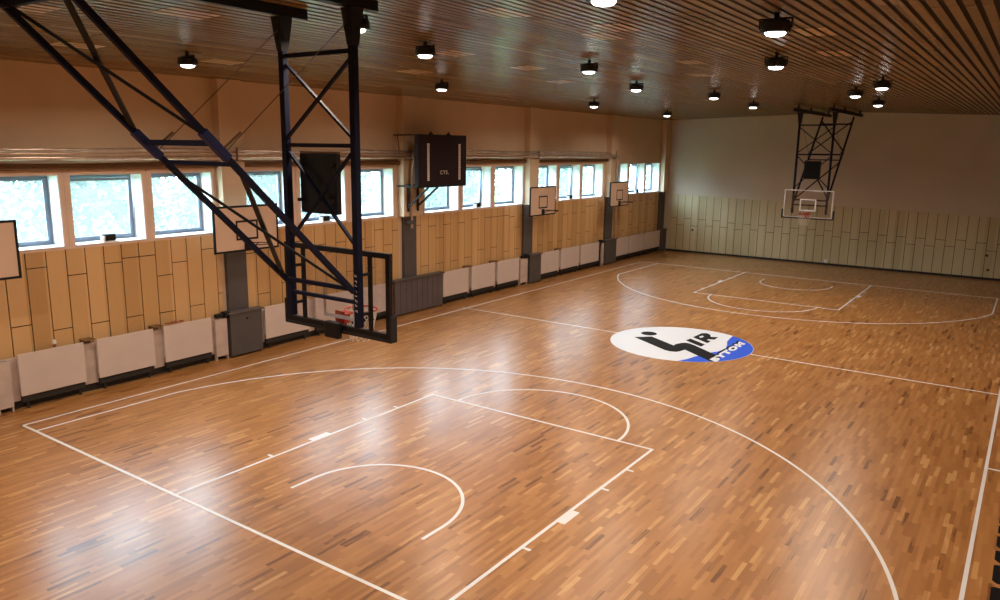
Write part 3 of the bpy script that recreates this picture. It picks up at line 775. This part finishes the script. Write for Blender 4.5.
def clock(loc, rotz, label, sc_=1):
    t = thing('shot_clock', label, 'shot clock', loc, rotz)
    t.scale = (sc_, 1, sc_)
    MB().box(-.34, .34, -.03, .05, 0, .76).build('casing', M['black'], t, bevel=.012)
    MB().box(-.30, .30, .0505, .055, .04, .72).build('display_face', M['screen'], t)
    MB().box(-.34, .34, -.02, .04, .762, .785).build('top_rail', M['dark_brown'], t)
    each(MB().box(-.3, -.26, -.12, -.03, .15, .19).box(.26, .3, -.12, -.03, .15, .19).box(-.3, -.26, -.12, -.03, .6, .64).box(.26, .3, -.12, -.03, .6, .64), 'mounting_plate', M['black'], t)
clock((BL[0]-.17, BL[1]-.10, 4.13), 0, 'black shot clock box hung between the posts of the near backstop')
clock((BF[0]+.02, BF[1]+.10, 3.98), math.pi, 'small black shot clock box on the distant backstop', .88)

# ------------------------------------------------------------------ ceiling lamps
lamp_data = [
 (2.11, 2.35, 'round black ceiling lamp at the upper left, by itself left of the backstop posts'),
 (6.85, 1.70, 'round black ceiling lamp behind the right post of the near backstop'),
 (5.93, 4.14, 'round black ceiling lamp just right of the near backstop, above the scoreboard'),
 (2.50, 8.76, 'round black ceiling lamp close to the window wall directly above the scoreboard'),
 (6.85, 7.99, 'round black ceiling lamp in the middle row, upper centre of the photo'),
 (5.85, 12.28, 'round black ceiling lamp in the middle row, second from upper centre going back'),
 (2.37, 16.58, 'round black ceiling lamp above the side backboard right of the scoreboard'),
 (2.04, 23.23, 'smallest round ceiling lamp, in front of the far left corner'),
 (6.42, 16.22, 'round black ceiling lamp third back in the middle row'),
 (6.06, 21.05, 'round black ceiling lamp last in the middle row, left of the distant backstop'),
 (11.69, 3.52, 'largest round ceiling lamp, nearest on the right half'),
 (10.56, 7.60, 'round ceiling lamp directly below the largest one in the photo'),
 (11.38, 12.57, 'rightmost round ceiling lamp, with two glints on the slats above it'),
 (10.31, 15.49, 'round ceiling lamp just right of the distant backstop, left of the rightmost pair'),
 (10.12, 19.91, 'small round ceiling lamp under the rightmost lamp near the far wall'),
 (10.82, .98, 'round ceiling lamp cut off by the top picture edge'),
]
def make_lamp():
    t = thing('ceiling_lamp', '', 'ceiling lamp', (0, 0, 0), group='round ceiling lamps')
    MB().lathe([(.11, .145), (.14, .135), (.165, .115), (.172, .04), (.172, .015), (.164, 0), (.125, .0), (.118, .02)]).build('housing', M['lampbody'], t, smooth=True)
    MB().lathe([(.117, .010), (.114, -.008), (.095, -.026), (.055, -.036), (.004, -.039)]).build('diffuser', M['diffuser'], t, smooth=True)
    MB().box(-.186, .186, -.02, .02, .146, .165).box(-.186, -.173, -.02, .02, .05, .146).box(.173, .186, -.02, .02, .05, .146).build('bracket', M['black'], t)
    MB().lathe([(.03, .14), (.03, .25)], n=12).build('ceiling_mount', M['black'], t)
    return t
LP = 75
def lamp_light(x, y, z, p):
    l = bpy.data.lights.new('lamp_light', 'AREA'); l.shape = 'DISK'; l.size = .22; l.energy = p; l.color = (1, .84, .66); l.spread = math.radians(160)
    o = bpy.data.objects.new('lamp_light', l); COL.objects.link(o); o.location = (x, y, z-.045); return o
proto = make_lamp()
for i, (x, y, lab) in enumerate(lamp_data):
    o = proto if i == 0 else copy_tree(proto)
    z = ceil_z(x)-.22; o.location = (x, y, z); o['label'] = lab
    lamp_light(x, y, z, LP)
for x, y in [(2.3, -2.5), (6.6, -4.2), (11.0, -3.2), (2.3, -6.8)]:     # lamps of the same rows over the gallery side, out of view
    lamp_light(x, y, ceil_z(x)-.22, LP*1.1)

# ------------------------------------------------------------------ outside: ground and trees
tag(MB().box(-60, XL-TH-.02, -20, 90, -.9, -.6).build('ground', M['grass']), kind='structure')
rt = random.Random(21)
def make_tree(seed):
    r = random.Random(seed)
    t = thing('garden_tree', 'leafy tree standing outside beyond the windows', 'tree', group='trees outside the windows')
    MB().tube([(0, 0, 0), (.1, .05, 1.5), (0, .1, 3.2), (.1, 0, 5.2)], .14, 8).build('trunk', M['bark'], t)
    m = MB(); cl = [(r.uniform(-1.6, 1.6), r.uniform(-2, 2), r.uniform(1.2, 7.2), r.uniform(.8, 1.5)) for _ in range(20)]
    for k in range(6500):
        cx_, cy_, cz_, cr_ = r.choice(cl)
        d = Vector((r.gauss(0, 1), r.gauss(0, 1), r.gauss(0, 1))).normalized()*cr_*r.random()**.4
        p = Vector((cx_, cy_, cz_))+d; a = Vector((r.gauss(0, 1), r.gauss(0, 1), r.gauss(0, 1))).normalized(); b_ = a.cross(Vector((r.gauss(0, 1), r.gauss(0, 1), r.gauss(0, 1)))).normalized()
        s = r.uniform(.10, .19); m.add([p-a*s, p+b_*s*.5, p+a*s, p-b_*s*.5], [(0, 1, 2, 3)])
    m.build('foliage', M['leaf'], t)
    return t
tp = [make_tree(1), make_tree(2)]
spots = [(-9.5, 2), (-12, 7.5), (-9.0, 12), (-12.5, 17), (-9.5, 22), (-12, 28), (-9, 34), (-12, 41), (-9, 49), (-12, 58), (-16, 12), (-17, 22), (-17, 34)]
for i, (x, y) in enumerate(spots):
    o = tp[i] if i < 2 else copy_tree(tp[i % 2])
    o.location = (x, y, -.6); o.rotation_euler = (0, 0, rt.uniform(0, 6))

# ------------------------------------------------------------------ world, camera, view
w = bpy.data.worlds.new('sky'); S.world = w; w.use_nodes = True
w.node_tree.nodes['Background'].inputs[0].default_value = (.66, .84, .98, 1)
w.node_tree.nodes['Background'].inputs[1].default_value = 23
for k, (g0, g1, ws) in enumerate(groups):     # light portals in the window openings
    for a, b in ws:
        l = bpy.data.lights.new('window_portal', 'AREA'); l.shape = 'RECTANGLE'; l.size = ZW1-ZW0; l.size_y = b-a; l.cycles.is_portal = True
        o = bpy.data.objects.new('window_portal', l); COL.objects.link(o); o.location = (XL-TH-.03, (a+b)/2, (ZW0+ZW1)/2)
        o.rotation_euler = (0, math.radians(-90), 0)

cam = bpy.data.cameras.new('camera'); co = bpy.data.objects.new('camera', cam); COL.objects.link(co)
yaw, pit, rol, f = -0.60857, -0.19698, 0.01406, 764.76647
cyw, syw, cp, sp_ = math.cos(yaw), math.sin(yaw), math.cos(pit), math.sin(pit)
d = Vector((syw*cp, cyw*cp, sp_)); r = Vector((cyw, -syw, 0)); u = r.cross(d)
cr, sr = math.cos(rol), math.sin(rol); r2 = r*cr+u*sr; u2 = -r*sr+u*cr
mt = Matrix((r2, u2, -d)).transposed().to_4x4(); mt.translation = Vector((14.3876, -5.7712, 4.9966))
co.matrix_world = mt
cam.sensor_width = 36; cam.lens = f*36/1000; cam.clip_end = 300; cam.clip_start = .05
S.camera = co
S.view_settings.view_transform = 'Standard'; S.view_settings.look = 'None'; S.view_settings.gamma = 1
S.view_settings.use_curve_mapping = False; S.view_settings.exposure = 0.12
S.cycles.max_bounces = 8; S.cycles.transparent_max_bounces = 16; S.cycles.caustics_reflective = False; S.cycles.caustics_refractive = False
S.cycles.sample_clamp_indirect = 4
